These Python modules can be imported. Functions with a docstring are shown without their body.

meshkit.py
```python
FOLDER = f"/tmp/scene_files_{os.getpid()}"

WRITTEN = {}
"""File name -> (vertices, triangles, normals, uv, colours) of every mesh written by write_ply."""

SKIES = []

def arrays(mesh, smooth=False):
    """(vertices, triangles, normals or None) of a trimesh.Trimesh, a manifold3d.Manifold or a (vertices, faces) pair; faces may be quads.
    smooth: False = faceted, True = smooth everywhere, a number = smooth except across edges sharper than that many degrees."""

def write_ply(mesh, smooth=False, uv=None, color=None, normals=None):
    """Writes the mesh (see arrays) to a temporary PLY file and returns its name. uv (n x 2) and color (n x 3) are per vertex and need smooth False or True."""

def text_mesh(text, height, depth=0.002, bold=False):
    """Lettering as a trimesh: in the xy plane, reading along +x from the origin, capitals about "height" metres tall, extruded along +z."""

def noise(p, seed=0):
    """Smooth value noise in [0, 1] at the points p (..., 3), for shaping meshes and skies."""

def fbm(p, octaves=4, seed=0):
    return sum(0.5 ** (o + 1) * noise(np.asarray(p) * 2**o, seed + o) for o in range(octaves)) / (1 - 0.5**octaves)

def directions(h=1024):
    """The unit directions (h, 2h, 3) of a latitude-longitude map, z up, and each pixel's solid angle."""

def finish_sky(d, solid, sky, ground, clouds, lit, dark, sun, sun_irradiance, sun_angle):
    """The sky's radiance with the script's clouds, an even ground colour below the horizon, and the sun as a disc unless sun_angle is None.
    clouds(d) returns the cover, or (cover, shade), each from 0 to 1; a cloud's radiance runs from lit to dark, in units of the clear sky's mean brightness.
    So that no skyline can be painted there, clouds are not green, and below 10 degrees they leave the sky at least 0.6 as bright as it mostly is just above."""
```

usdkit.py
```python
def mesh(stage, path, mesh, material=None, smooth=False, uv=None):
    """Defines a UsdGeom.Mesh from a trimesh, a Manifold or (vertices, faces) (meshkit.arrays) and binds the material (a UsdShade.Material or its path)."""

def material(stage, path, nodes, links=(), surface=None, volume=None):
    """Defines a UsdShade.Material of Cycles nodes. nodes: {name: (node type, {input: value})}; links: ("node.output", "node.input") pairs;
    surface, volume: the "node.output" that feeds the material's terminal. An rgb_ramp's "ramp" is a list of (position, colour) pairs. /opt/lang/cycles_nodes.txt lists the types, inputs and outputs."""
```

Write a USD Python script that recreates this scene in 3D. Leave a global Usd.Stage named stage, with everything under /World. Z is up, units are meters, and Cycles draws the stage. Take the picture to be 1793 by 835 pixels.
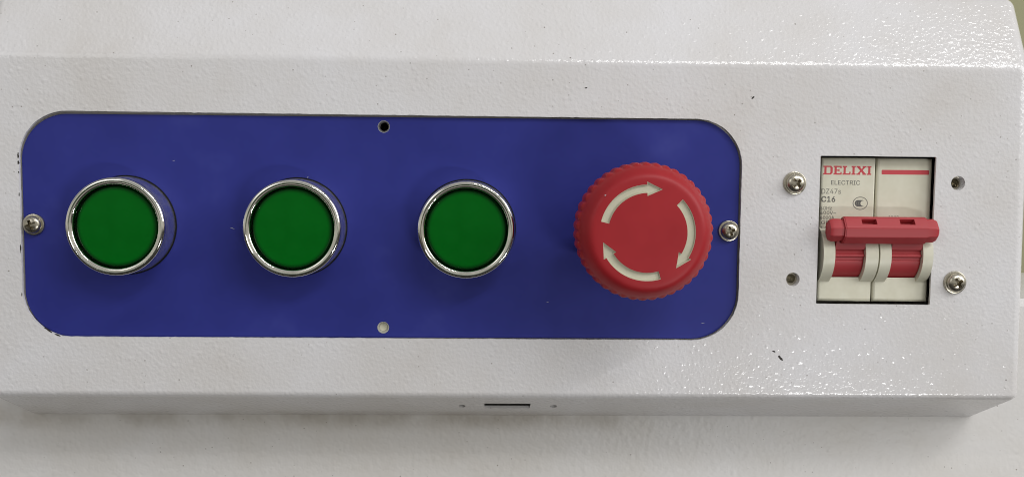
import math, random
import numpy as np
import trimesh
import manifold3d as m3
from manifold3d import Manifold, CrossSection
from shapely.geometry import Polygon, Point, LineString, box as sbox
from shapely import affinity
from shapely.ops import unary_union
import usdkit, meshkit
from pxr import Usd, UsdGeom, UsdLux, UsdShade, Gf, Sdf

stage = Usd.Stage.CreateInMemory()
UsdGeom.SetStageUpAxis(stage, 'Z')
UsdGeom.SetStageMetersPerUnit(stage, 1.0)
UsdGeom.Xform.Define(stage, '/World')
rnd = random.Random(7)

# The console front is upright: u = right, v = up, w = out towards the viewer (millimetres); the world is x = u, y = -w, z = v in metres.
A = np.array([[1, 0, 0], [0, 0, -1], [0, 1, 0]], float)


def world(p):
    return (A @ np.asarray(p, float)) / 1000.0


def set_matrix(prim, rot_cols, pos):
    m = np.eye(4)
    m[:3, :3] = np.asarray(rot_cols).T
    m[3, :3] = pos
    UsdGeom.Xformable(prim).AddTransformOp().Set(Gf.Matrix4d(*m.ravel().tolist()))


# ------------------------------------------------------------------ camera
CAM_M = np.array([[0.999536, -0.008823, -0.029139], [0.01081, 0.997575, 0.068751], [0.028461, -0.069034, 0.997208]])
cam = UsdGeom.Camera.Define(stage, '/World/camera')
cam.CreateHorizontalApertureAttr(36.0)
cam.CreateVerticalApertureAttr(36.0 * 476 / 1024)
cam.CreateFocalLengthAttr(1595.0 / 1793.0 * 36.0)
cam.CreateClippingRangeAttr(Gf.Vec2f(0.02, 50.0))
cam.CreateExposureAttr(0.13)
set_matrix(cam, A @ CAM_M, world((0, 0, 290)))

# ------------------------------------------------------------------ light: two ceiling tubes, a low tube, soft windows, added top fill, room all round
def rect_light(name, at, target, w, h, intensity, color):
    L = UsdLux.RectLight.Define(stage, '/World/' + name)
    L.CreateWidthAttr(w); L.CreateHeightAttr(h)
    L.CreateIntensityAttr(intensity); L.CreateColorAttr(Gf.Vec3f(*color))
    L.CreateNormalizeAttr(False)
    p, t = world(np.array(at) * 1000), world(np.array(target) * 1000)
    z = (p - t) / np.linalg.norm(p - t)
    x = np.cross([0, 0, 1.0], z); x /= np.linalg.norm(x)
    set_matrix(L, np.stack([x, np.cross(z, x), z], 1), p)
    return L


KEY, LOW, RIGHT, LEFT, TOP, AMB = 300.0, 230.0, 4.1, 1.45, 0.3, 0.58
rect_light('ceiling_tube', (0.62, 1.00, 0.98), (0.0, 0, 0), 0.95, 0.0045, KEY, (1.0, 0.995, 0.985))
rect_light('ceiling_tube_001', (0.58, 1.17, 0.98), (0.0, 0, 0), 0.95, 0.004, KEY, (1.0, 0.995, 0.985))
rect_light('ceiling_tube_002', (0.52, -0.485, 0.95), (0.1, 0, 0), 0.30, 0.010, LOW, (1.0, 0.995, 0.99))  # unseen low lamp, set below the console front
rect_light('bright_window', (1.75, 0.75, 0.85), (0, 0, 0), 1.1, 1.1, RIGHT, (1.0, 1.0, 1.0))
rect_light('bright_window_001', (-0.66, 0.48, 0.85), (0, 0, 0), 0.50, 0.42, LEFT, (1.0, 0.995, 0.985))
rect_light('top_fill', (0.1, 1.55, 0.75), (0, 0, 0), 1.6, 0.7, TOP, (1.0, 1.0, 1.0))  # fill light added from above to soften the shadow of the red knob
# unseen room: light walls and ceiling, dark floor, horizon band brightened for the chrome rings
dome = UsdLux.DomeLight.Define(stage, '/World/room_dome')
dome.CreateIntensityAttr(1.0)
dm = usdkit.material(stage, '/World/Looks/room_air', {
    't': ('texture_coordinate', {}), 's': ('separate_xyz', {}),
    'm': ('map_range', {'from_min': -1.0, 'from_max': 1.0, 'to_min': 0.0, 'to_max': 1.0}),
    'r': ('rgb_ramp', {'ramp': [(0.0, (0.04, 0.038, 0.035)), (0.42, (0.07, 0.067, 0.06)), (0.48, (0.72, 0.70, 0.62)), (0.57, (0.74, 0.73, 0.67)), (0.66, (0.42, 0.415, 0.40)), (1.0, (0.45, 0.45, 0.445))]}),
    'b': ('background_shader', {'strength': AMB})},
    [('t.generated', 's.vector'), ('s.z', 'm.value'), ('m.result', 'r.fac'), ('r.color', 'b.color')], surface='b.background')
UsdShade.MaterialBindingAPI.Apply(dome.GetPrim()).Bind(dm)
dome.GetPrim().SetCustomDataByKey('kind', 'structure')


# ------------------------------------------------------------------ materials
def mat(name, color, rough=0.4, **kw):
    return usdkit.material(stage, '/World/Looks/' + name, {'p': ('principled_bsdf', {'base_color': color, 'roughness': rough, **kw})}, [], surface='p.BSDF')


def paint(name, color, peel_scale, peel_depth, grime=0.0, rough=0.16):
    """White orange-peel powder coat with faint stains, pinhead specks and grime along the joint under the lip."""
    n = {
        'g': ('geometry', {}),
        'peel': ('noise_texture', {'scale': peel_scale, 'detail': 1.0, 'roughness': 0.45}),
        'wave': ('voronoi_texture', {'scale': peel_scale * 0.42, 'feature': 'smooth_f1', 'smoothness': 0.35}),
        'wm': ('map_range', {'range_type': 'smoothstep', 'from_min': 0.0, 'from_max': 0.42, 'to_min': 1.0, 'to_max': 0.0, 'clamp': True}),
        'hadd': ('math', {'math_type': 'multiply_add', 'value2': 0.5}),
        'bump': ('bump', {'strength': 1.0, 'distance': peel_depth}),
        'stain': ('noise_texture', {'scale': 22.0, 'detail': 4.0, 'roughness': 0.6}),
        'stainr': ('rgb_ramp', {'ramp': [(0.35, (1, 1, 1)), (0.62, (0.93, 0.915, 0.885)), (0.8, (0.86, 0.83, 0.78))]}),
        'vor': ('voronoi_texture', {'scale': 380.0, 'feature': 'f1'}),
        'wob': ('noise_texture', {'scale': 900.0, 'detail': 2.0}),
        'vsum': ('math', {'math_type': 'multiply_add', 'value2': 0.16}),
        'spot': ('map_range', {'from_min': 0.12, 'from_max': 0.19, 'to_min': 1.0, 'to_max': 0.0, 'clamp': True}),
        'vc': ('separate_color', {}),
        'pick': ('map_range', {'from_min': 0.45, 'from_max': 1.0, 'to_min': 0.08, 'to_max': 0.8, 'clamp': True}),
        'spotm': ('math', {'math_type': 'multiply'}),
        'c1': ('mix_color', {'blend_type': 'multiply', 'fac': 1.0, 'a': color}),
        'c2': ('mix_color', {'blend_type': 'mix', 'b': (0.16, 0.135, 0.11)}),
        'p': ('principled_bsdf', {'roughness': rough, 'specular_ior_level': 0.5, 'coat_weight': 0.0}),
    }
    l = [('g.position', 'peel.vector'), ('g.position', 'wave.vector'), ('g.position', 'stain.vector'), ('g.position', 'vor.vector'), ('g.position', 'wob.vector'),
         ('wave.distance', 'wm.value'), ('wm.result', 'hadd.value1'), ('peel.fac', 'hadd.value3'), ('hadd.value', 'bump.height'), ('bump.normal', 'p.normal'),
         ('stain.fac', 'stainr.fac'), ('stainr.color', 'c1.b'),
         ('wob.fac', 'vsum.value1'), ('vor.distance', 'vsum.value3'), ('vsum.value', 'spot.value'), ('vor.color', 'vc.color'), ('vc.r', 'pick.value'),
         ('spot.result', 'spotm.value1'), ('pick.result', 'spotm.value2'), ('spotm.value', 'c2.fac'), ('c1.result', 'c2.a')]
    last = 'c2.result'
    if grime:
        n.update({
            'sep': ('separate_xyz', {}),
            'dz': ('math', {'math_type': 'add', 'value2': 0.0853}),
            'da': ('math', {'math_type': 'absolute'}),
            'gm': ('map_range', {'from_min': 0.0, 'from_max': 0.0065, 'to_min': 1.0, 'to_max': 0.0, 'clamp': True, 'range_type': 'smoothstep'}),
            'gn': ('noise_texture', {'scale': 26.0, 'detail': 5.0, 'roughness': 0.65}),
            'gr': ('map_range', {'from_min': 0.42, 'from_max': 0.68, 'to_min': 0.05, 'to_max': 1.0, 'clamp': True}),
            'gx': ('map_range', {'from_min': 0.035, 'from_max': 0.09, 'to_min': grime, 'to_max': 0.0, 'clamp': True}),
            'g1': ('math', {'math_type': 'multiply'}), 'g2': ('math', {'math_type': 'multiply'}),
            'c3': ('mix_color', {'blend_type': 'mix', 'b': (0.33, 0.29, 0.235)})})
        l += [('g.position', 'sep.vector'), ('sep.z', 'dz.value1'), ('dz.value', 'da.value1'), ('da.value', 'gm.value'), ('g.position', 'gn.vector'), ('gn.fac', 'gr.value'),
              ('sep.x', 'gx.value'), ('gm.result', 'g1.value1'), ('gr.result', 'g1.value2'), ('g1.value', 'g2.value1'), ('gx.result', 'g2.value2'),
              ('g2.value', 'c3.fac'), ('c2.result', 'c3.a')]
        last = 'c3.result'
    l.append((last, 'p.base_color'))
    return usdkit.material(stage, '/World/Looks/' + name, n, l, surface='p.BSDF')


M = {}
M['paint'] = paint('white_powder_coat', (0.722, 0.713, 0.732), 950.0, 0.00011, grime=0.7)
M['body'] = paint('white_powder_coat_body', (0.70, 0.687, 0.682), 620.0, 0.00013, grime=0.75, rough=0.42)
M['wall'] = mat('olive_wall', (0.36, 0.35, 0.21), 0.8)
M['plate'] = usdkit.material(stage, '/World/Looks/blue_anodised', {
    'g': ('geometry', {}),
    's1': ('noise_texture', {'scale': 28.0, 'detail': 5.0, 'roughness': 0.62}),
    'r1': ('rgb_ramp', {'ramp': [(0.3, (0.022, 0.028, 0.195)), (0.6, (0.027, 0.034, 0.235)), (0.8, (0.042, 0.052, 0.275))]}),
    'rr': ('map_range', {'from_min': 0.3, 'from_max': 0.75, 'to_min': 0.36, 'to_max': 0.52, 'clamp': True}),
    'vor': ('voronoi_texture', {'scale': 210.0}), 'vc': ('separate_color', {}),
    'wob': ('noise_texture', {'scale': 1400.0, 'detail': 2.0}),
    'vsum': ('math', {'math_type': 'multiply_add', 'value2': 0.18}),
    'spot': ('map_range', {'from_min': 0.10, 'from_max': 0.145, 'to_min': 1.0, 'to_max': 0.0, 'clamp': True}),
    'pick': ('map_range', {'from_min': 0.78, 'from_max': 1.0, 'to_min': 0.0, 'to_max': 0.8, 'clamp': True}),
    'm': ('math', {'math_type': 'multiply'}),
    'c': ('mix_color', {'b': (0.30, 0.32, 0.5)}),
    'fine': ('noise_texture', {'scale': 3500.0, 'detail': 1.0}),
    'bump': ('bump', {'distance': 0.00001, 'strength': 0.5}),
    'p': ('principled_bsdf', {'specular_ior_level': 0.22})},
    [('g.position', 's1.vector'), ('g.position', 'vor.vector'), ('g.position', 'wob.vector'), ('g.position', 'fine.vector'), ('s1.fac', 'r1.fac'), ('s1.fac', 'rr.value'),
     ('wob.fac', 'vsum.value1'), ('vor.distance', 'vsum.value3'), ('vsum.value', 'spot.value'), ('vor.color', 'vc.color'), ('vc.g', 'pick.value'), ('spot.result', 'm.value1'), ('pick.result', 'm.value2'),
     ('m.value', 'c.fac'), ('r1.color', 'c.a'), ('c.result', 'p.base_color'), ('rr.result', 'p.roughness'), ('fine.fac', 'bump.height'), ('bump.normal', 'p.normal')], surface='p.BSDF')


def metal(name, color, r0, r1, scale=300.0, bump=0.0):
    return usdkit.material(stage, '/World/Looks/' + name, {
        'g': ('texture_coordinate', {}), 'n': ('noise_texture', {'scale': scale, 'detail': 4.0, 'roughness': 0.6}),
        'r': ('map_range', {'from_min': 0.35, 'from_max': 0.7, 'to_min': r0, 'to_max': r1, 'clamp': True}),
        'b': ('bump', {'distance': bump, 'strength': 1.0}),
        'c': ('rgb_ramp', {'ramp': [(0.35, color), (0.75, tuple(0.78 * x for x in color))]}),
        'p': ('principled_bsdf', {'metallic': 1.0})},
        [('g.object', 'n.vector'), ('n.fac', 'r.value'), ('n.fac', 'c.fac'), ('n.fac', 'b.height'), ('b.normal', 'p.normal'), ('c.color', 'p.base_color'), ('r.result', 'p.roughness')], surface='p.BSDF')


M['chrome'] = metal('chrome', (0.90, 0.885, 0.83), 0.05, 0.14, 260.0, 0.000006)
M['satin'] = metal('satin_chrome', (0.86, 0.855, 0.84), 0.26, 0.40, 240.0, 0.000004)
M['steel'] = metal('nickel_screw', (0.56, 0.52, 0.43), 0.20, 0.38, 900.0, 0.00002)
M['alu'] = metal('bare_aluminium', (0.85, 0.85, 0.86), 0.3, 0.5, 500.0, 0.00001)
M['zinc'] = mat('grey_backing', (0.52, 0.50, 0.48), 0.55)
M['green'] = usdkit.material(stage, '/World/Looks/green_lens', {      # clear green cap over a green disc: the bare rim of the cap is darker
    'g': ('texture_coordinate', {}), 'n': ('noise_texture', {'scale': 140.0, 'detail': 3.0}),
    'c': ('rgb_ramp', {'ramp': [(0.3, (0.0005, 0.106, 0.0070)), (0.7, (0.0009, 0.118, 0.0085))]}),
    'sc': ('vector_math', {'math_type': 'multiply', 'vector2': (1.0, 0.0, 1.0)}), 'ln': ('vector_math', {'math_type': 'length'}),
    'e': ('map_range', {'range_type': 'smoothstep', 'from_min': 0.0107, 'from_max': 0.0125, 'to_min': 0.0, 'to_max': 0.9, 'clamp': True}),
    'x': ('mix_color', {'b': (0.0008, 0.012, 0.003)}),
    'sm': ('noise_texture', {'scale': 220.0, 'detail': 4.0}), 'sr': ('map_range', {'from_min': 0.3, 'from_max': 0.7, 'to_min': 0.24, 'to_max': 0.42}),
    'p': ('principled_bsdf', {'specular_ior_level': 0.08})},
    [('g.object', 'n.vector'), ('n.fac', 'c.fac'), ('g.object', 'sc.vector1'), ('sc.vector', 'ln.vector1'), ('ln.value', 'e.value'), ('e.result', 'x.fac'), ('c.color', 'x.a'), ('x.result', 'p.base_color'),
     ('g.object', 'sm.vector'), ('sm.fac', 'sr.value'), ('sr.result', 'p.roughness')], surface='p.BSDF')
M['green_dark'] = mat('green_lens_edge', (0.001, 0.022, 0.004), 0.25, specular_ior_level=0.3)
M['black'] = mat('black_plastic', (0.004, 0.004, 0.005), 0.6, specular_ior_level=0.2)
M['red'] = usdkit.material(stage, '/World/Looks/red_plastic', {
    'g': ('texture_coordinate', {}), 'n': ('noise_texture', {'scale': 90.0, 'detail': 4.0}),
    'f': ('noise_texture', {'scale': 2600.0, 'detail': 1.0}), 'b': ('bump', {'distance': 0.00001, 'strength': 0.4}),
    'c': ('rgb_ramp', {'ramp': [(0.3, (0.325, 0.0145, 0.020)), (0.7, (0.37, 0.019, 0.025))]}),
    'p': ('principled_bsdf', {'roughness': 0.45, 'specular_ior_level': 0.3})},
    [('g.object', 'n.vector'), ('g.object', 'f.vector'), ('f.fac', 'b.height'), ('b.normal', 'p.normal'), ('n.fac', 'c.fac'), ('c.color', 'p.base_color')], surface='p.BSDF')
M['red_lever'] = mat('red_lever_plastic', (0.41, 0.042, 0.050), 0.42, specular_ior_level=0.35)
M['cream'] = usdkit.material(stage, '/World/Looks/cream_plastic', {
    'g': ('texture_coordinate', {}), 'n': ('noise_texture', {'scale': 120.0, 'detail': 4.0}),
    'c': ('rgb_ramp', {'ramp': [(0.3, (0.60, 0.58, 0.45)), (0.7, (0.52, 0.50, 0.38))]}),
    'p': ('principled_bsdf', {'roughness': 0.45})},
    [('g.object', 'n.vector'), ('n.fac', 'c.fac'), ('c.color', 'p.base_color')], surface='p.BSDF')
M['ivory'] = usdkit.material(stage, '/World/Looks/ivory_breaker_plastic', {
    'g': ('texture_coordinate', {}), 'n': ('noise_texture', {'scale': 160.0, 'detail': 5.0, 'roughness': 0.6}),
    'c': ('rgb_ramp', {'ramp': [(0.35, (0.70, 0.685, 0.565)), (0.75, (0.62, 0.60, 0.475))]}),
    'p': ('principled_bsdf', {'roughness': 0.38})},
    [('g.object', 'n.vector'), ('n.fac', 'c.fac'), ('c.color', 'p.base_color')], surface='p.BSDF')
M['red_ink'] = mat('red_print', (0.55, 0.055, 0.07), 0.5)
M['grey_ink'] = mat('grey_print', (0.10, 0.097, 0.09), 0.6)
M['pale_ink'] = mat('faded_grey_print', (0.19, 0.183, 0.16), 0.6)
M['scuff'] = mat('bare_dark_scuff', (0.025, 0.02, 0.016), 0.7)
M['dust'] = mat('pale_scratch', (0.42, 0.42, 0.45), 0.7)

# ------------------------------------------------------------------ helpers for things and parts
used = {}


def fresh(parent, name):
    k = used.get((parent, name), 0)
    used[(parent, name)] = k + 1
    return f'{parent}/{name}' + (f'_{k:03d}' if k else '')


def tag(prim, label=None, cat=None, group=None, kind=None):
    for k, v in (('label', label), ('category', cat), ('group', group), ('kind', kind)):
        if v:
            prim.SetCustomDataByKey(k, v)
    return prim


def thing(name, at=(0, 0, 0), label=None, cat=None, group=None, rot=None):
    x = UsdGeom.Xform.Define(stage, fresh('/World', name))
    if rot is None:
        UsdGeom.Xformable(x).AddTranslateOp().Set(Gf.Vec3d(*world(at).tolist()))
    else:
        a = math.radians(rot); c, s = math.cos(a), math.sin(a)
        R = np.array([[c, -s, 0], [s, c, 0], [0, 0, 1.0]])
        set_matrix(x, A @ R @ A.T, world(at))
    return tag(x.GetPrim(), label, cat, group)


def part(parent, name, mesh, material, smooth=30, label=None, kind=None):
    """mesh in millimetres, (u, v, w) relative to the thing."""
    v, f, n = meshkit.arrays(mesh, smooth)
    p = fresh(str(parent.GetPath()) if not isinstance(parent, str) else parent, name)
    v = (A @ v.T).T / 1000.0
    return tag(usdkit.mesh(stage, p, trimesh.Trimesh(v, f, process=False), M[material], smooth=smooth).GetPrim(), label, None, None, kind)


def revolve(profile, n=96):
    """profile: (r, w) pairs, closed polygon, revolved round w."""
    return CrossSection([[(float(r), float(w)) for r, w in profile]], m3.FillRule.NonZero).revolve(n)


def cyl(r, w0, w1, n=64, at=(0, 0), r2=None):
    return Manifold.cylinder(w1 - w0, r, r if r2 is None else r2, n).translate([at[0], at[1], w0])


def block(u0, u1, v0, v1, w0, w1):
    return Manifold.cube([u1 - u0, v1 - v0, w1 - w0]).translate([u0, v0, w0])


def polys(shape):
    gs = [shape] if shape.geom_type == 'Polygon' else [g for g in shape.geoms if g.geom_type == 'Polygon']
    out = []
    for g in gs:
        out.append([tuple(c) for c in g.exterior.coords[:-1]])
        out += [[tuple(c) for c in i.coords[:-1]] for i in g.interiors]
    return out


def slab(shape, w0, w1):
    return CrossSection(polys(shape), m3.FillRule.EvenOdd).extrude(w1 - w0).translate([0, 0, w0])


def along_u(profile, u0, u1):
    """(v, w) polygon swept along u."""
    cs = CrossSection(polys(profile) if hasattr(profile, 'geom_type') else [profile], m3.FillRule.NonZero)
    if cs.area() < 0:
        cs = cs.mirror((1, 0))
    # extrude goes along +z; bring (x, y, z) -> (u = z, v = x, w = y)
    m = cs.extrude(u1 - u0)
    return m.transform(np.array([[0, 0, 1, u0], [1, 0, 0, 0], [0, 1, 0, 0]], float))


def rrect(u0, u1, v0, v1, r):
    return sbox(u0 + r, v0 + r, u1 - r, v1 - r).buffer(r, quad_segs=24)


# ------------------------------------------------------------------ the setting: wall, machine body
wallm = trimesh.creation.box([3000, 2400, 20]); wallm.apply_translation([200, 200, -640])
w_ = part('/World', 'wall', wallm, 'wall', False)
tag(w_, 'plain olive wall far behind the console', 'wall', None, 'structure')

t = thing('machine_body', (0, 0, 0), 'white textured machine body panel below and behind the control console', 'machine panel')
bp = sbox(-260, -260, 300, -42).buffer(-3).buffer(3, quad_segs=8)
body = along_u(Polygon([(-42, -29.5), (-44.5, -27), (-97.6, -27), (-98.6, -26.96), (-99.4, -26.87), (-260, -11.5), (-260, -120), (-42, -120)]), -260, 300)
part(t, 'front_panel', body, 'body', 30)

# ------------------------------------------------------------------ the control console: a folded sheet-metal box
con = thing('control_console', (0, 0, 0), 'white textured metal box with the blue plate and breaker set into its front', 'console')
prof = Polygon([(36.0, 0), (-71.3, 0), (-84.6, -26.9), (-84.6, -28.2), (48, -110), (58, -110), (60.8, -12.4)])


def box_hull(inset, r_fold, r_top, u0, u1):
    pts = []
    for r, lo, hi in ((r_fold, -200, 0), (r_fold + 2.6, 1, 44), (r_top, 44, 200)):
        q = prof.buffer(-(inset + r), join_style=2)
        for (v, w) in list(q.exterior.coords)[:-1]:
            if lo < v < hi:
                for u in (u0 + inset + r, u1 - inset - r):
                    pts.append(Manifold.sphere(r, 40).translate([u, v, w]))
    return Manifold.batch_hull(pts)


outer = box_hull(0.0, 2.8, 4.2, -158.0, 175.9)
inner = box_hull(0.9, 1.9, 3.3, -158.0, 175.9)
shell = outer - inner
opening = rrect(-145.95, 81.85, -52.4, 18.62, 15.0)
rr2 = np.random.default_rng(3)
pts = np.array(opening.segmentize(1.2).exterior.coords[:-1])
pts += rr2.normal(0, 0.035, pts.shape)
shell = shell - slab(Polygon(pts), -4, 4)
cut = Polygon([(107.12, 7.4), (144.75, 7.42), (144.62, -40.42), (107.22, -40.3)])
shell = shell - slab(cut.buffer(-0.4).buffer(0.4), -4, 4)
for (u, v, r) in ((152.15, -0.9, 2.3), (99.4, -32.4, 2.2)):
    shell = shell - cyl(r, -4, 4, 40, (u, v))
# slot and two pinholes in the lip: cut straight along the lip's own normal
nv = np.array([-26.9, 13.3]); nv /= np.linalg.norm(nv)     # (v, w) outward normal of the lip
def lip_cut(u, v, w, hu, hl, rounded):
    s = sbox(-hu, -hl, hu, hl) if not rounded else affinity.scale(Point(0, 0).buffer(1.0, 12), hu, hl)
    m = slab(s, -4, 4)
    ex, ey, ez = np.array([1, 0, 0]), np.array([0, nv[1], -nv[0]]), np.array([0, nv[0], nv[1]])
    return m.transform(np.column_stack([ex, ey, ez, [u, v, w]]))
def lip_w(v):
    return (v + 71.3) / 13.3 * 26.9
shell = shell - lip_cut(7.85, -77.25, lip_w(-77.25), 7.7, 3.7, False)
shell = shell - lip_cut(-7.4, -77.5, lip_w(-77.5), 1.15, 2.2, True) - lip_cut(23.5, -77.5, lip_w(-77.5), 1.15, 2.2, True)
part(con, 'housing', shell, 'paint', 32)
# brackets seen through the slot, the pinholes and the screw holes
for (u, v) in ((152.15, -0.9), (99.4, -32.4)):
    tube = cyl(3.2, -2.6, -0.95, 40, (u, v)) - cyl(2.15, -3, 0, 40, (u, v))
    part(con, 'hole_collar', tube, 'paint', 30)
    part(con, 'rivet_nut', cyl(3.2, -9.0, -2.62, 40, (u, v)) - cyl(1.5, -8, 0, 40, (u + 0.15, v)), 'steel', 30)


def blob(u, v, ang, length, width, seed, n=18):
    r = np.random.default_rng(seed); a = np.linspace(0, 2 * np.pi, n, endpoint=False)
    k = 1 + r.normal(0, 0.16, n)
    p = np.stack([np.cos(a) * length / 2 * k, np.sin(a) * width / 2 * k], 1)
    return affinity.translate(affinity.rotate(Polygon(p).buffer(0), ang, origin=(0, 0)), u, v)


scuffs = [(84.7, 25.5, 40, 1.1, 0.55, 'small dark paint chip above the red knob'), (93.9, -55.9, -20, 1.0, 0.5, 'small dark paint chip'),
          (96.3, -58.2, -48, 2.5, 0.65, 'short dark gouge'), (31.4, 27.9, 10, 0.8, 0.4, None), (-65.5, -88, 0, 0.1, 0.1, None)]
for i, (u, v, a, l_, w_, lab) in enumerate(scuffs[:4]):
    part(con, 'paint_chip', slab(blob(u, v, a, l_, w_, 20 + i), -0.05, 0.03), 'scuff', False, lab)
for i, (v, h, d) in enumerate(((4.6, 1.9, 0.55), (2.4, 1.2, 0.6), (-0.6, 0.6, 0.35), (-7.5, 1.2, 0.3), (-24.5, 2.6, 0.35), (-39.0, 1.0, 0.3))):
    part(con, 'paint_chip', slab(blob(-146.15, v, 90, h, d, 50 + i), -0.05, 0.03), 'scuff', False)
for i, (u, v, l_, a) in enumerate(((-138.2, -50.3, 3.0, -36), (-135.3, -51.9, 2.0, -22))):
    part(con, 'paint_chip', slab(blob(u, v, a, l_, 0.45, 70 + i), -0.05, 0.03), 'scuff', False)

# ------------------------------------------------------------------ the blue switch plate
pl = thing('switch_plate', (0, 0, 0), 'long blue metal plate with rounded corners carrying the buttons', 'panel plate')
face = affinity.rotate(rrect(-145.62, 81.45, -52.3, 18.0, 14.6), 0.12, origin=(-32, -17))
holes = [(-32.5, 15.0), (-32.6, -49.1)]
plate = slab(face, -2.1, -1.3)
for (u, v) in holes:
    plate = plate - cyl(1.90, -4, 0, 40, (u, v))
BTN = [(-113.5, -16.9), (-59.7, -17.0), (-6.0, -16.95)]
part(pl, 'plate', plate, 'plate', 30)
for i, (u, v) in enumerate(holes):   # bare countersunk rims
    rim = revolve([(1.32, -3.6), (1.89, -3.6), (1.89, -1.36), (1.80, -1.36), (1.34, -2.5)], 48).translate([u, v, 0])
    part(pl, 'countersunk_rim', rim, 'alu', 40)
back = slab(rrect(-150, 86, -57, 23, 10), -2.9, -2.15)
for (u, v) in holes:
    back = back - cyl(1.9, -6, 0, 32, (u, v))
part(pl, 'backing_sheet', back, 'zinc', 30)
part(pl, 'hole_plug', cyl(1.31, -3.6, -2.5, 32, holes[1]), 'cream', 30)
for i, (u, v, a, l_) in enumerate(((-80.4, -17.6, -20, 1.3), (-98.5, 3.5, 20, 0.8), (-56.5, -1.2, 40, 0.7), (20.2, -40.5, 10, 0.7), (70.8, -47.0, 5, 1.0), (58.5, -34.0, 0, 1.2))):
    part(pl, 'scratch', slab(blob(u, v, a, l_, 0.16, 90 + i, 10), -1.33, -1.285), 'dust', False)


# ------------------------------------------------------------------ push buttons
def button(parent):
    P = [(12.75, 7.0), (14.80, 7.0), (14.85, 7.9), (15.05, 8.3)]
    for k in range(0, 10):      # outer convex lip
        a = math.radians(92 * k / 9)
        P.append((14.15 + 1.02 * math.cos(a), 8.55 + 1.15 * math.sin(a)))
    P += [(14.02, 9.62), (13.92, 9.42), (13.80, 9.40)]
    for k in range(0, 7):       # inner step, sloping in
        a = math.radians(80 + 85 * k / 6)
        P.append((13.55 + 0.62 * math.cos(a), 8.78 + 0.62 * math.sin(a)))
    P += [(12.90, 8.4), (12.86, 7.6), (12.82, 7.0)]
    part(parent, 'bezel', revolve(P, 144), 'chrome', 38)
    part(parent, 'barrel', revolve([(12.9, 0.0), (15.3, 0.0), (15.35, 0.3), (15.3, 0.6), (14.92, 6.6), (14.6, 7.1), (12.9, 7.1)], 144), 'satin', 38)
    part(parent, 'lens_skirt', revolve([(0, 2.0), (12.7, 2.0), (12.78, 6.6), (12.45, 6.9), (0, 6.9)], 96), 'green_dark', 40)
    lens = [(0, 6.0), (12.42, 6.0), (12.42, 7.2)]
    for k in range(0, 8):
        a = math.radians(90 * k / 7)
        lens.append((11.62 + 0.8 * math.cos(a), 7.25 + 0.75 * math.sin(a)))
    for k in range(1, 9):
        r = 11.62 * (1 - k / 8)
        lens.append((r, 8.0 + 0.2 * (1 - (r / 11.62) ** 2)))
    part(parent, 'lens', revolve(lens, 96), 'green', 50)
    part(parent, 'gasket_shade', revolve([(10, -0.02), (15.72, -0.02), (15.72, 0.15), (15.62, 0.25), (10, 0.3)], 96), 'black', 40)  # gasket ring widened and blackened to stand in for shadow beside the barrel


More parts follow.
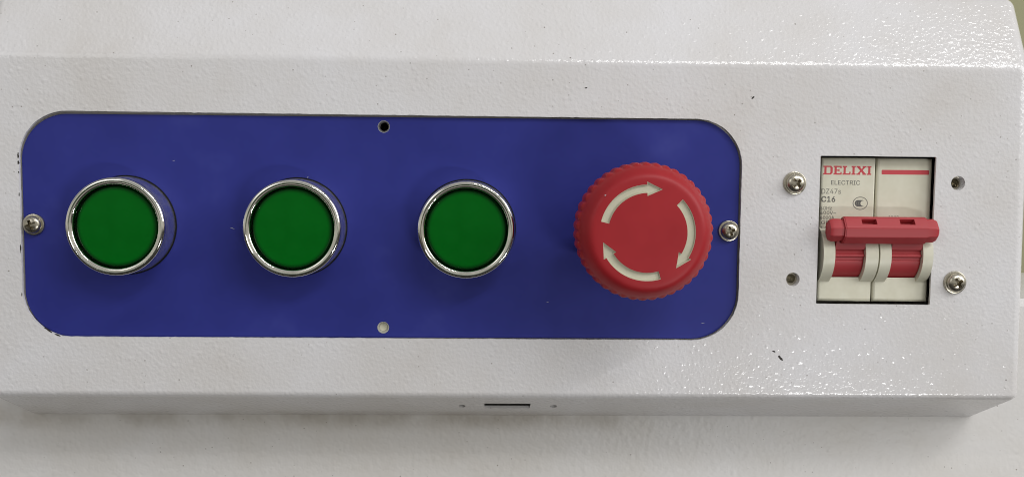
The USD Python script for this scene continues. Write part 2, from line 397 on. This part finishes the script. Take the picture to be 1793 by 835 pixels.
BG = 'chrome-ringed green push buttons on the blue plate'
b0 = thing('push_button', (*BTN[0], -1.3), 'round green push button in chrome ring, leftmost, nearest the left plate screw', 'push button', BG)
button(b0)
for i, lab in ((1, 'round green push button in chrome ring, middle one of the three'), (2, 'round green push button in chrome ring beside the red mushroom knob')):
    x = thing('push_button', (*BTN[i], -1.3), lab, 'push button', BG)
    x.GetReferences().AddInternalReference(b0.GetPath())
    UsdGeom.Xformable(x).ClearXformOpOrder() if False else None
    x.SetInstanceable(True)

# ------------------------------------------------------------------ emergency stop mushroom
es = thing('emergency_stop_button', (46.15, -15.85, -1.3), 'large red mushroom emergency stop knob with ribbed rim and three cream arrows', 'emergency stop')
H = 34.0
prof_r = [0.0, 6.0, 11.0, 14.5, 15.6, 16.4, 17.1, 17.9, 18.7, 19.3, 19.6, 19.7, 19.7, 19.5, 18.6, 17.0, 12.0, 0.0]
prof_w = [34.1, 34.1, 34.05, 33.92, 33.8, 33.5, 32.95, 32.0, 30.8, 29.5, 28.2, 27.0, 23.0, 21.4, 20.4, 20.0, 20.0, 20.0]
# resample the profile finely, then add 42 ribs round its side
s = np.r_[0, np.cumsum(np.hypot(np.diff(prof_r), np.diff(prof_w)))]
from scipy.interpolate import PchipInterpolator
ss = np.linspace(0, s[-1], 110)
pr, pw = PchipInterpolator(s, prof_r)(ss), PchipInterpolator(s, prof_w)(ss)
NT = 42 * 14
th = np.linspace(0, 2 * np.pi, NT, endpoint=False)
ph = (th * 42 / (2 * np.pi)) % 1.0
rib = np.where(ph < 0.9, np.sin(np.pi * np.clip(ph / 0.9, 0, 1)) ** 0.85, 0.0)
side = np.clip((29.9 - pw) / 0.8, 0, 1) * np.clip((pw - 20.6) / 0.6, 0, 1) * (pr > 15)
verts, faces = [], []
for i in range(1, len(ss) - 1):
    r = pr[i] + side[i] * (0.46 * rib + 0.06)
    verts.append(np.stack([r * np.cos(th), r * np.sin(th), np.full(NT, pw[i])], 1))
V = np.vstack(verts + [np.array([[0, 0, pw[0]], [0, 0, pw[-1]]])])
rows = len(verts); J = np.arange(NT); J1 = (J + 1) % NT
F = []
for i in range(rows - 1):
    a, b, c, d = i * NT + J, i * NT + J1, (i + 1) * NT + J1, (i + 1) * NT + J
    F += [np.stack([a, d, c], 1), np.stack([a, c, b], 1)]
F.append(np.stack([np.full(NT, rows * NT), J, J1], 1))
F.append(np.stack([np.full(NT, rows * NT + 1), (rows - 1) * NT + J1, (rows - 1) * NT + J], 1))
cap = Manifold(m3.Mesh(vert_properties=V.astype(np.float32), tri_verts=np.vstack(F).astype(np.uint32)))


def arrow(a0):
    ro, ri = 13.75, 11.35
    a = np.radians(np.linspace(a0, a0 - 75.5, 40))
    ring = Polygon(list(zip(ro * np.cos(a), ro * np.sin(a))) + list(zip(ri * np.cos(a[::-1]), ri * np.sin(a[::-1]))))
    h, tip = math.radians(a0 - 75.2), math.radians(a0 - 95.0)
    head = Polygon([(14.6 * math.cos(h), 14.6 * math.sin(h)), (13.05 * math.cos(tip), 13.05 * math.sin(tip)), (10.45 * math.cos(h), 10.45 * math.sin(h))])
    return unary_union([ring, head]).buffer(0)


arrows = [arrow(a) for a in (167.0, 44.5, -73.0)]
for ar in arrows:
    cap = cap - slab(ar, 33.1, 36)
part(es, 'cap', cap, 'red', 32)
for ar in arrows:
    inlay = slab(ar.buffer(0.005), 32.9, 33.32)
    lip = slab(ar.difference(ar.buffer(-0.13)), 33.25, 33.88)
    part(es, 'arrow', inlay + lip, 'cream', False)
part(es, 'nick', slab(blob(-12.3, 10.6, 30, 0.45, 0.35, 5, 9), 34.0, 34.06), 'dust', False)
part(es, 'stem', revolve([(0, 0), (11.5, 0), (11.5, 12), (13.5, 19.9), (0, 19.9)], 64), 'red', 40)
part(es, 'collar', revolve([(0, 0.0), (14.4, 0.0), (14.4, 3.2), (13.8, 4.0), (0, 4.0)], 96), 'black', 40)


# ------------------------------------------------------------------ screws
def screw(name, at, rot, label, R):
    t = thing(name, at, label, 'screw', None, rot)
    part(t, 'washer', revolve([(0, 0), (R, 0), (R, 0.35), (R - 0.12, 0.6), (R - 0.45, 0.74), (0, 0.74)], 64), 'steel', 40)
    k = R / 3.7
    dome = [(0, 0.7), (2.95 * k, 0.7), (2.95 * k, 1.2)]
    for i in range(1, 13):
        a = math.pi / 2 * i / 12
        dome.append((2.95 * k * math.cos(a) ** 0.85, 1.2 + 1.45 * math.sin(a)))
    head = revolve(dome, 64)
    for q in (0, 90):
        b = Manifold.hull(block(-1.95 * k, 1.95 * k, -0.56 * k, 0.56 * k, 2.9, 3.1) + block(-1.0 * k, 1.0 * k, -0.34 * k, 0.34 * k, 0.85, 0.9))
        head = head - b.rotate([0, 0, q])
    head = head - Manifold.cylinder(2.2, 0.3 * k, 0.85 * k, 4).rotate([0, 0, 45]).translate([0, 0, 0.9])
    part(t, 'head', head, 'steel', 38)
    return t


screw('screw', (-142.4, -17.0, -1.3), 22, 'cross-head screw at the left end of the blue plate', 3.42)
screw('screw', (78.35, -17.0, -1.3), 20, 'cross-head screw at the right end of the blue plate beside the red mushroom knob', 3.42)
screw('screw', (98.9, -1.45, 0), 42, 'cross-head screw on the white panel, left of the breaker lettering', 3.7)
screw('screw', (152.4, -33.0, 0), 32, 'cross-head screw on the white panel, right of the lower breaker edge', 3.7)

# ------------------------------------------------------------------ circuit breaker
WF = -5.0                                                   # front of its body
cb = thing('circuit_breaker', (-0.95, 0.1, 2.0), 'ivory two-pole circuit breaker with a red tie bar across both toggles', 'circuit breaker')
AX_V, AX_W = -24.7, -10.6                                   # axis of the toggles
mods = ((109.55, 127.5), (127.9, 146.15))
top, bot = 6.9, -40.0
bodyp = Polygon([(top, -70), (top, WF), (bot, WF), (bot, -70)])
bodyp = bodyp.buffer(-1.1).buffer(1.1, quad_segs=10)
for (u0, u1) in mods:
    b = along_u(bodyp, u0, u1)
    # round the long edges a little, sink the lower shelf and hollow the toggle seat
    edge = block(u0 - 1, u0 + 0.5, -60, 20, WF - 0.5, WF + 1) - cyl(0.5, -1, 1, 4)
    rnd_p = Polygon([(u0, -80), (u0, WF - 1.0), (u0 + 0.25, WF - 0.35), (u0 + 0.75, WF), (u1 - 0.75, WF), (u1 - 0.25, WF - 0.35), (u1, WF - 1.0), (u1, -80)])
    b = b ^ CrossSection(polys(rnd_p), m3.FillRule.NonZero).extrude(100).transform(np.array([[1, 0, 0, 0], [0, 0, -1, 30], [0, 1, 0, 0]], float))
    seat = along_u(Polygon([(AX_V + 9.2 * math.cos(a), AX_W + 9.2 * math.sin(a)) for a in np.linspace(0, 2 * np.pi, 48, endpoint=False)]), u0 + 3.9, u1 - 3.9)
    b = b - seat
    mod = part(cb, 'module_body', b, 'ivory', 35)
    for (e0, e1) in ((u0 + 0.05, u0 + 3.75), (u1 - 4.2, u1 - (0.05 if u1 < 130 else 0.9))):
        a = np.linspace(0, 2 * np.pi, 64, endpoint=False)
        ear = along_u(Polygon([(AX_V + 10.3 * math.cos(x), AX_W + 10.3 * math.sin(x)) for x in a]), e0, e1)
        chamf = cyl(10.3, 0, 0.4, 64)
        part(mod, 'toggle_guard', ear, 'ivory', 35)
    # toggle: a ribbed drum and the blade that rises to the tie bar
    d0, d1 = u0 + 4.0, u1 - 4.3
    prof_d = Point(AX_V, AX_W).buffer(8.7, quad_segs=24)
    for vv, hh in ((-24.6, 0.55), (-26.2, 0.5)):
        ang = math.asin((vv - AX_V) / 8.7)
        c = (AX_V + 8.75 * math.sin(ang), AX_W + 8.75 * math.cos(ang))
        prof_d = prof_d.difference(Point(c).buffer(hh * 0.55)) if vv < -25 else prof_d.union(Point(c).buffer(hh))
    blade = Polygon([(-18.2, 0.2), (-22.6, -1.2), (-23.4, -3.5), (-20.0, -8), (-16.0, -6.0), (-14.5, -1.0)])
    drum = along_u(prof_d, d0, d1) + along_u(blade, d0, d1)
    part(cb, 'toggle', drum, 'red_lever', 35)

# tie bar: hexagon-like section, stepped rounded ends, two windows in its upper face
def bar_section(k=1.0):
    p = Polygon([(-11.9, 0.4), (-12.1, 1.6), (-15.3, 3.8), (-18.4, 3.3), (-20.6, 1.0), (-20.7, -0.6), (-18.0, -3.0), (-13.4, -2.4)])
    p = p.buffer(-0.8).buffer(0.8, quad_segs=6)
    return affinity.scale(p, k, k, origin=(-16.4, 0.6))
main = along_u(bar_section(), 115.2, 141.2)
main = main + along_u(bar_section(0.96), 114.8, 141.6)
def end_piece(u_in, u_out, k_in, k_out):
    s0, s1 = bar_section(k_in), bar_section(k_out)
    d = 1 if u_out > u_in else -1
    ucut = u_out - d * 1.5
    return Manifold.batch_hull([along_u(s0, min(u_in, ucut), max(u_in, ucut)), along_u(bar_section(k_in * 0.86), min(u_in, u_out - d * 0.5), max(u_in, u_out - d * 0.5)), along_u(s1, min(u_in, u_out), max(u_in, u_out))])
bar = main + end_piece(116.0, 109.9, 0.84, 0.36) + end_piece(140.5, 145.6, 0.86, 0.5)
ring = along_u(bar_section(1.1), 113.9, 114.75) - along_u(bar_section(0.78), 113, 116)
bar = bar - ring
for u0, u1 in ((120.35, 125.1), (132.6, 137.35)):
    win = block(-2.4, 2.4, -1.0, 1.0, -1.9, 3.0).rotate([-36, 0, 0]).translate([(u0 + u1) / 2, -13.55, 2.4])
    bar = bar - win
part(cb, 'tie_bar', bar, 'red_lever', 32)

# printing, as thin sheets on the two faces
W0, W1 = WF - 0.02, WF + 0.03


def text(parent, name, s, u, v, height, width, ink, bold=False):
    m = meshkit.text_mesh(s, height, 0.05, bold)
    lo, hi = m.bounds[0], m.bounds[1]
    v_ = m.vertices.copy()
    v_[:, 0] = u + (v_[:, 0] - lo[0]) / (hi[0] - lo[0]) * width
    v_[:, 1] = v + (v_[:, 1] - lo[1]) / (hi[1] - lo[1]) * height
    v_[:, 2] = W0 + (v_[:, 2] - lo[2]) / (hi[2] - lo[2]) * (W1 - W0)
    part(parent, name, trimesh.Trimesh(v_, m.faces), ink, False)


def slab_letters(word, u, v, height, width):
    """Heavy slab-serif capitals D E L I X, drawn from strokes."""
    def ln(*p, t=0.2): return LineString(p).buffer(t / 2, cap_style=2, join_style=2)
    S, T, W_ = 0.15, 0.20, 0.23     # serif height, thin stroke, stem
    def serif(x0, x1, y): return sbox(x0, y, x1, y + S)
    g = {}
    g['D'] = (unary_union([sbox(0.1, 0, 0.1 + W_, 1), sbox(0, 0, 0.62, S), sbox(0, 1 - S, 0.62, 1),
               Polygon([(0.55, 0), (0.8, 0), (0.98, 0.2), (0.98, 0.8), (0.8, 1), (0.55, 1), (0.55, 1 - S), (0.68, 1 - S), (0.74, 0.75), (0.74, 0.25), (0.68, S), (0.55, S)])]), 1.0)
    g['E'] = (unary_union([sbox(0.1, 0, 0.1 + W_, 1), sbox(0, 0, 0.86, S), sbox(0, 1 - S, 0.84, 1), sbox(0.2, 0.43, 0.6, 0.57), sbox(0.72, 0, 0.86, 0.3), sbox(0.7, 0.72, 0.84, 1), sbox(0.52, 0.36, 0.62, 0.64)]), 0.88)
    g['L'] = (unary_union([sbox(0.1, 0, 0.1 + W_, 1), sbox(0, 0, 0.84, S), sbox(0, 1 - S, 0.45, 1), sbox(0.70, 0, 0.84, 0.34)]), 0.86)
    g['I'] = (unary_union([sbox(0.1, 0, 0.1 + W_, 1), sbox(0, 0, 0.43, S), sbox(0, 1 - S, 0.43, 1)]), 0.45)
    g['X'] = (unary_union([ln((0.18, 1 - S / 2), (0.86, S / 2), t=0.24), ln((0.86, 1 - S / 2), (0.18, S / 2), t=0.18), sbox(0, 0, 0.4, S), sbox(0.64, 0, 1.04, S), sbox(0, 1 - S, 0.4, 1), sbox(0.64, 1 - S, 1.04, 1)]), 1.06)
    x, out = 0.0, []
    for c in word:
        s_, w = g[c]; out.append(affinity.translate(s_, x, 0)); x += w + 0.07
    x -= 0.07
    return [affinity.translate(affinity.scale(s_, width / x, height, origin=(0, 0)), u, v) for s_ in out]


k = 295.0 / 299.0
for s_ in slab_letters('DELIXI', 111.7 * k, 1.38 * k, 2.85 * k, 16.0 * k):
    part(cb, 'brand_letter', slab(s_.buffer(0), W0, W1), 'red_ink', False)
text(cb, 'printed_word', 'ELECTRIC', 114.4 * k, -1.95 * k, 1.42, 9.6 * k, 'grey_ink')
text(cb, 'printed_word', 'DZ47s', 111.35 * k, -4.95 * k, 1.65, 6.45 * k, 'pale_ink')
text(cb, 'printed_word', 'C16', 111.4 * k, -7.65 * k, 1.9, 4.6 * k, 'grey_ink', True)
text(cb, 'printed_word', '50Hz', 111.1 * k, -10.2 * k, 1.15, 3.9 * k, 'pale_ink')
text(cb, 'printed_word', '400V~', 111.1 * k, -11.72 * k, 1.1, 5.3 * k, 'grey_ink')
text(cb, 'printed_word', '6000A', 111.2 * k, -13.3 * k, 1.1, 4.6 * k, 'grey_ink')
text(cb, 'printed_word', 'GB', 111.6 * k, -14.9 * k, 1.1, 2.6 * k, 'grey_ink')
text(cb, 'printed_word', 'EC', 111.6 * k, -16.75 * k, 1.15, 2.4 * k, 'grey_ink')
ell = affinity.scale(Point(0, 0).buffer(1, 32), 2.45, 2.1).difference(affinity.scale(Point(0, 0).buffer(1, 32), 2.25, 1.9))
cs = []
for i, x in enumerate((-0.75, -0.1, 0.55)):
    c = Point(x, 0).buffer(1.05, 24).difference(Point(x + 0.38, 0).buffer(0.86, 24)).intersection(sbox(x - 2, -2, x + 0.55, 2))
    cs.append(c)
emb = affinity.translate(unary_union([ell] + cs), 124.35 * k, -7.95 * k)
part(cb, 'certification_mark', slab(emb.buffer(0), W0, W1), 'grey_ink', False)
part(cb, 'red_stripe', slab(rrect(131.1 * k, 146.9 * k, 1.62 * k, 3.1 * k, 0.25), W0, W1), 'red_ink', False)
for x in (134.0, 135.9):
    text(cb, 'printed_word', '18', x * k, -13.2 * k, 1.3, 1.4 * k, 'pale_ink')
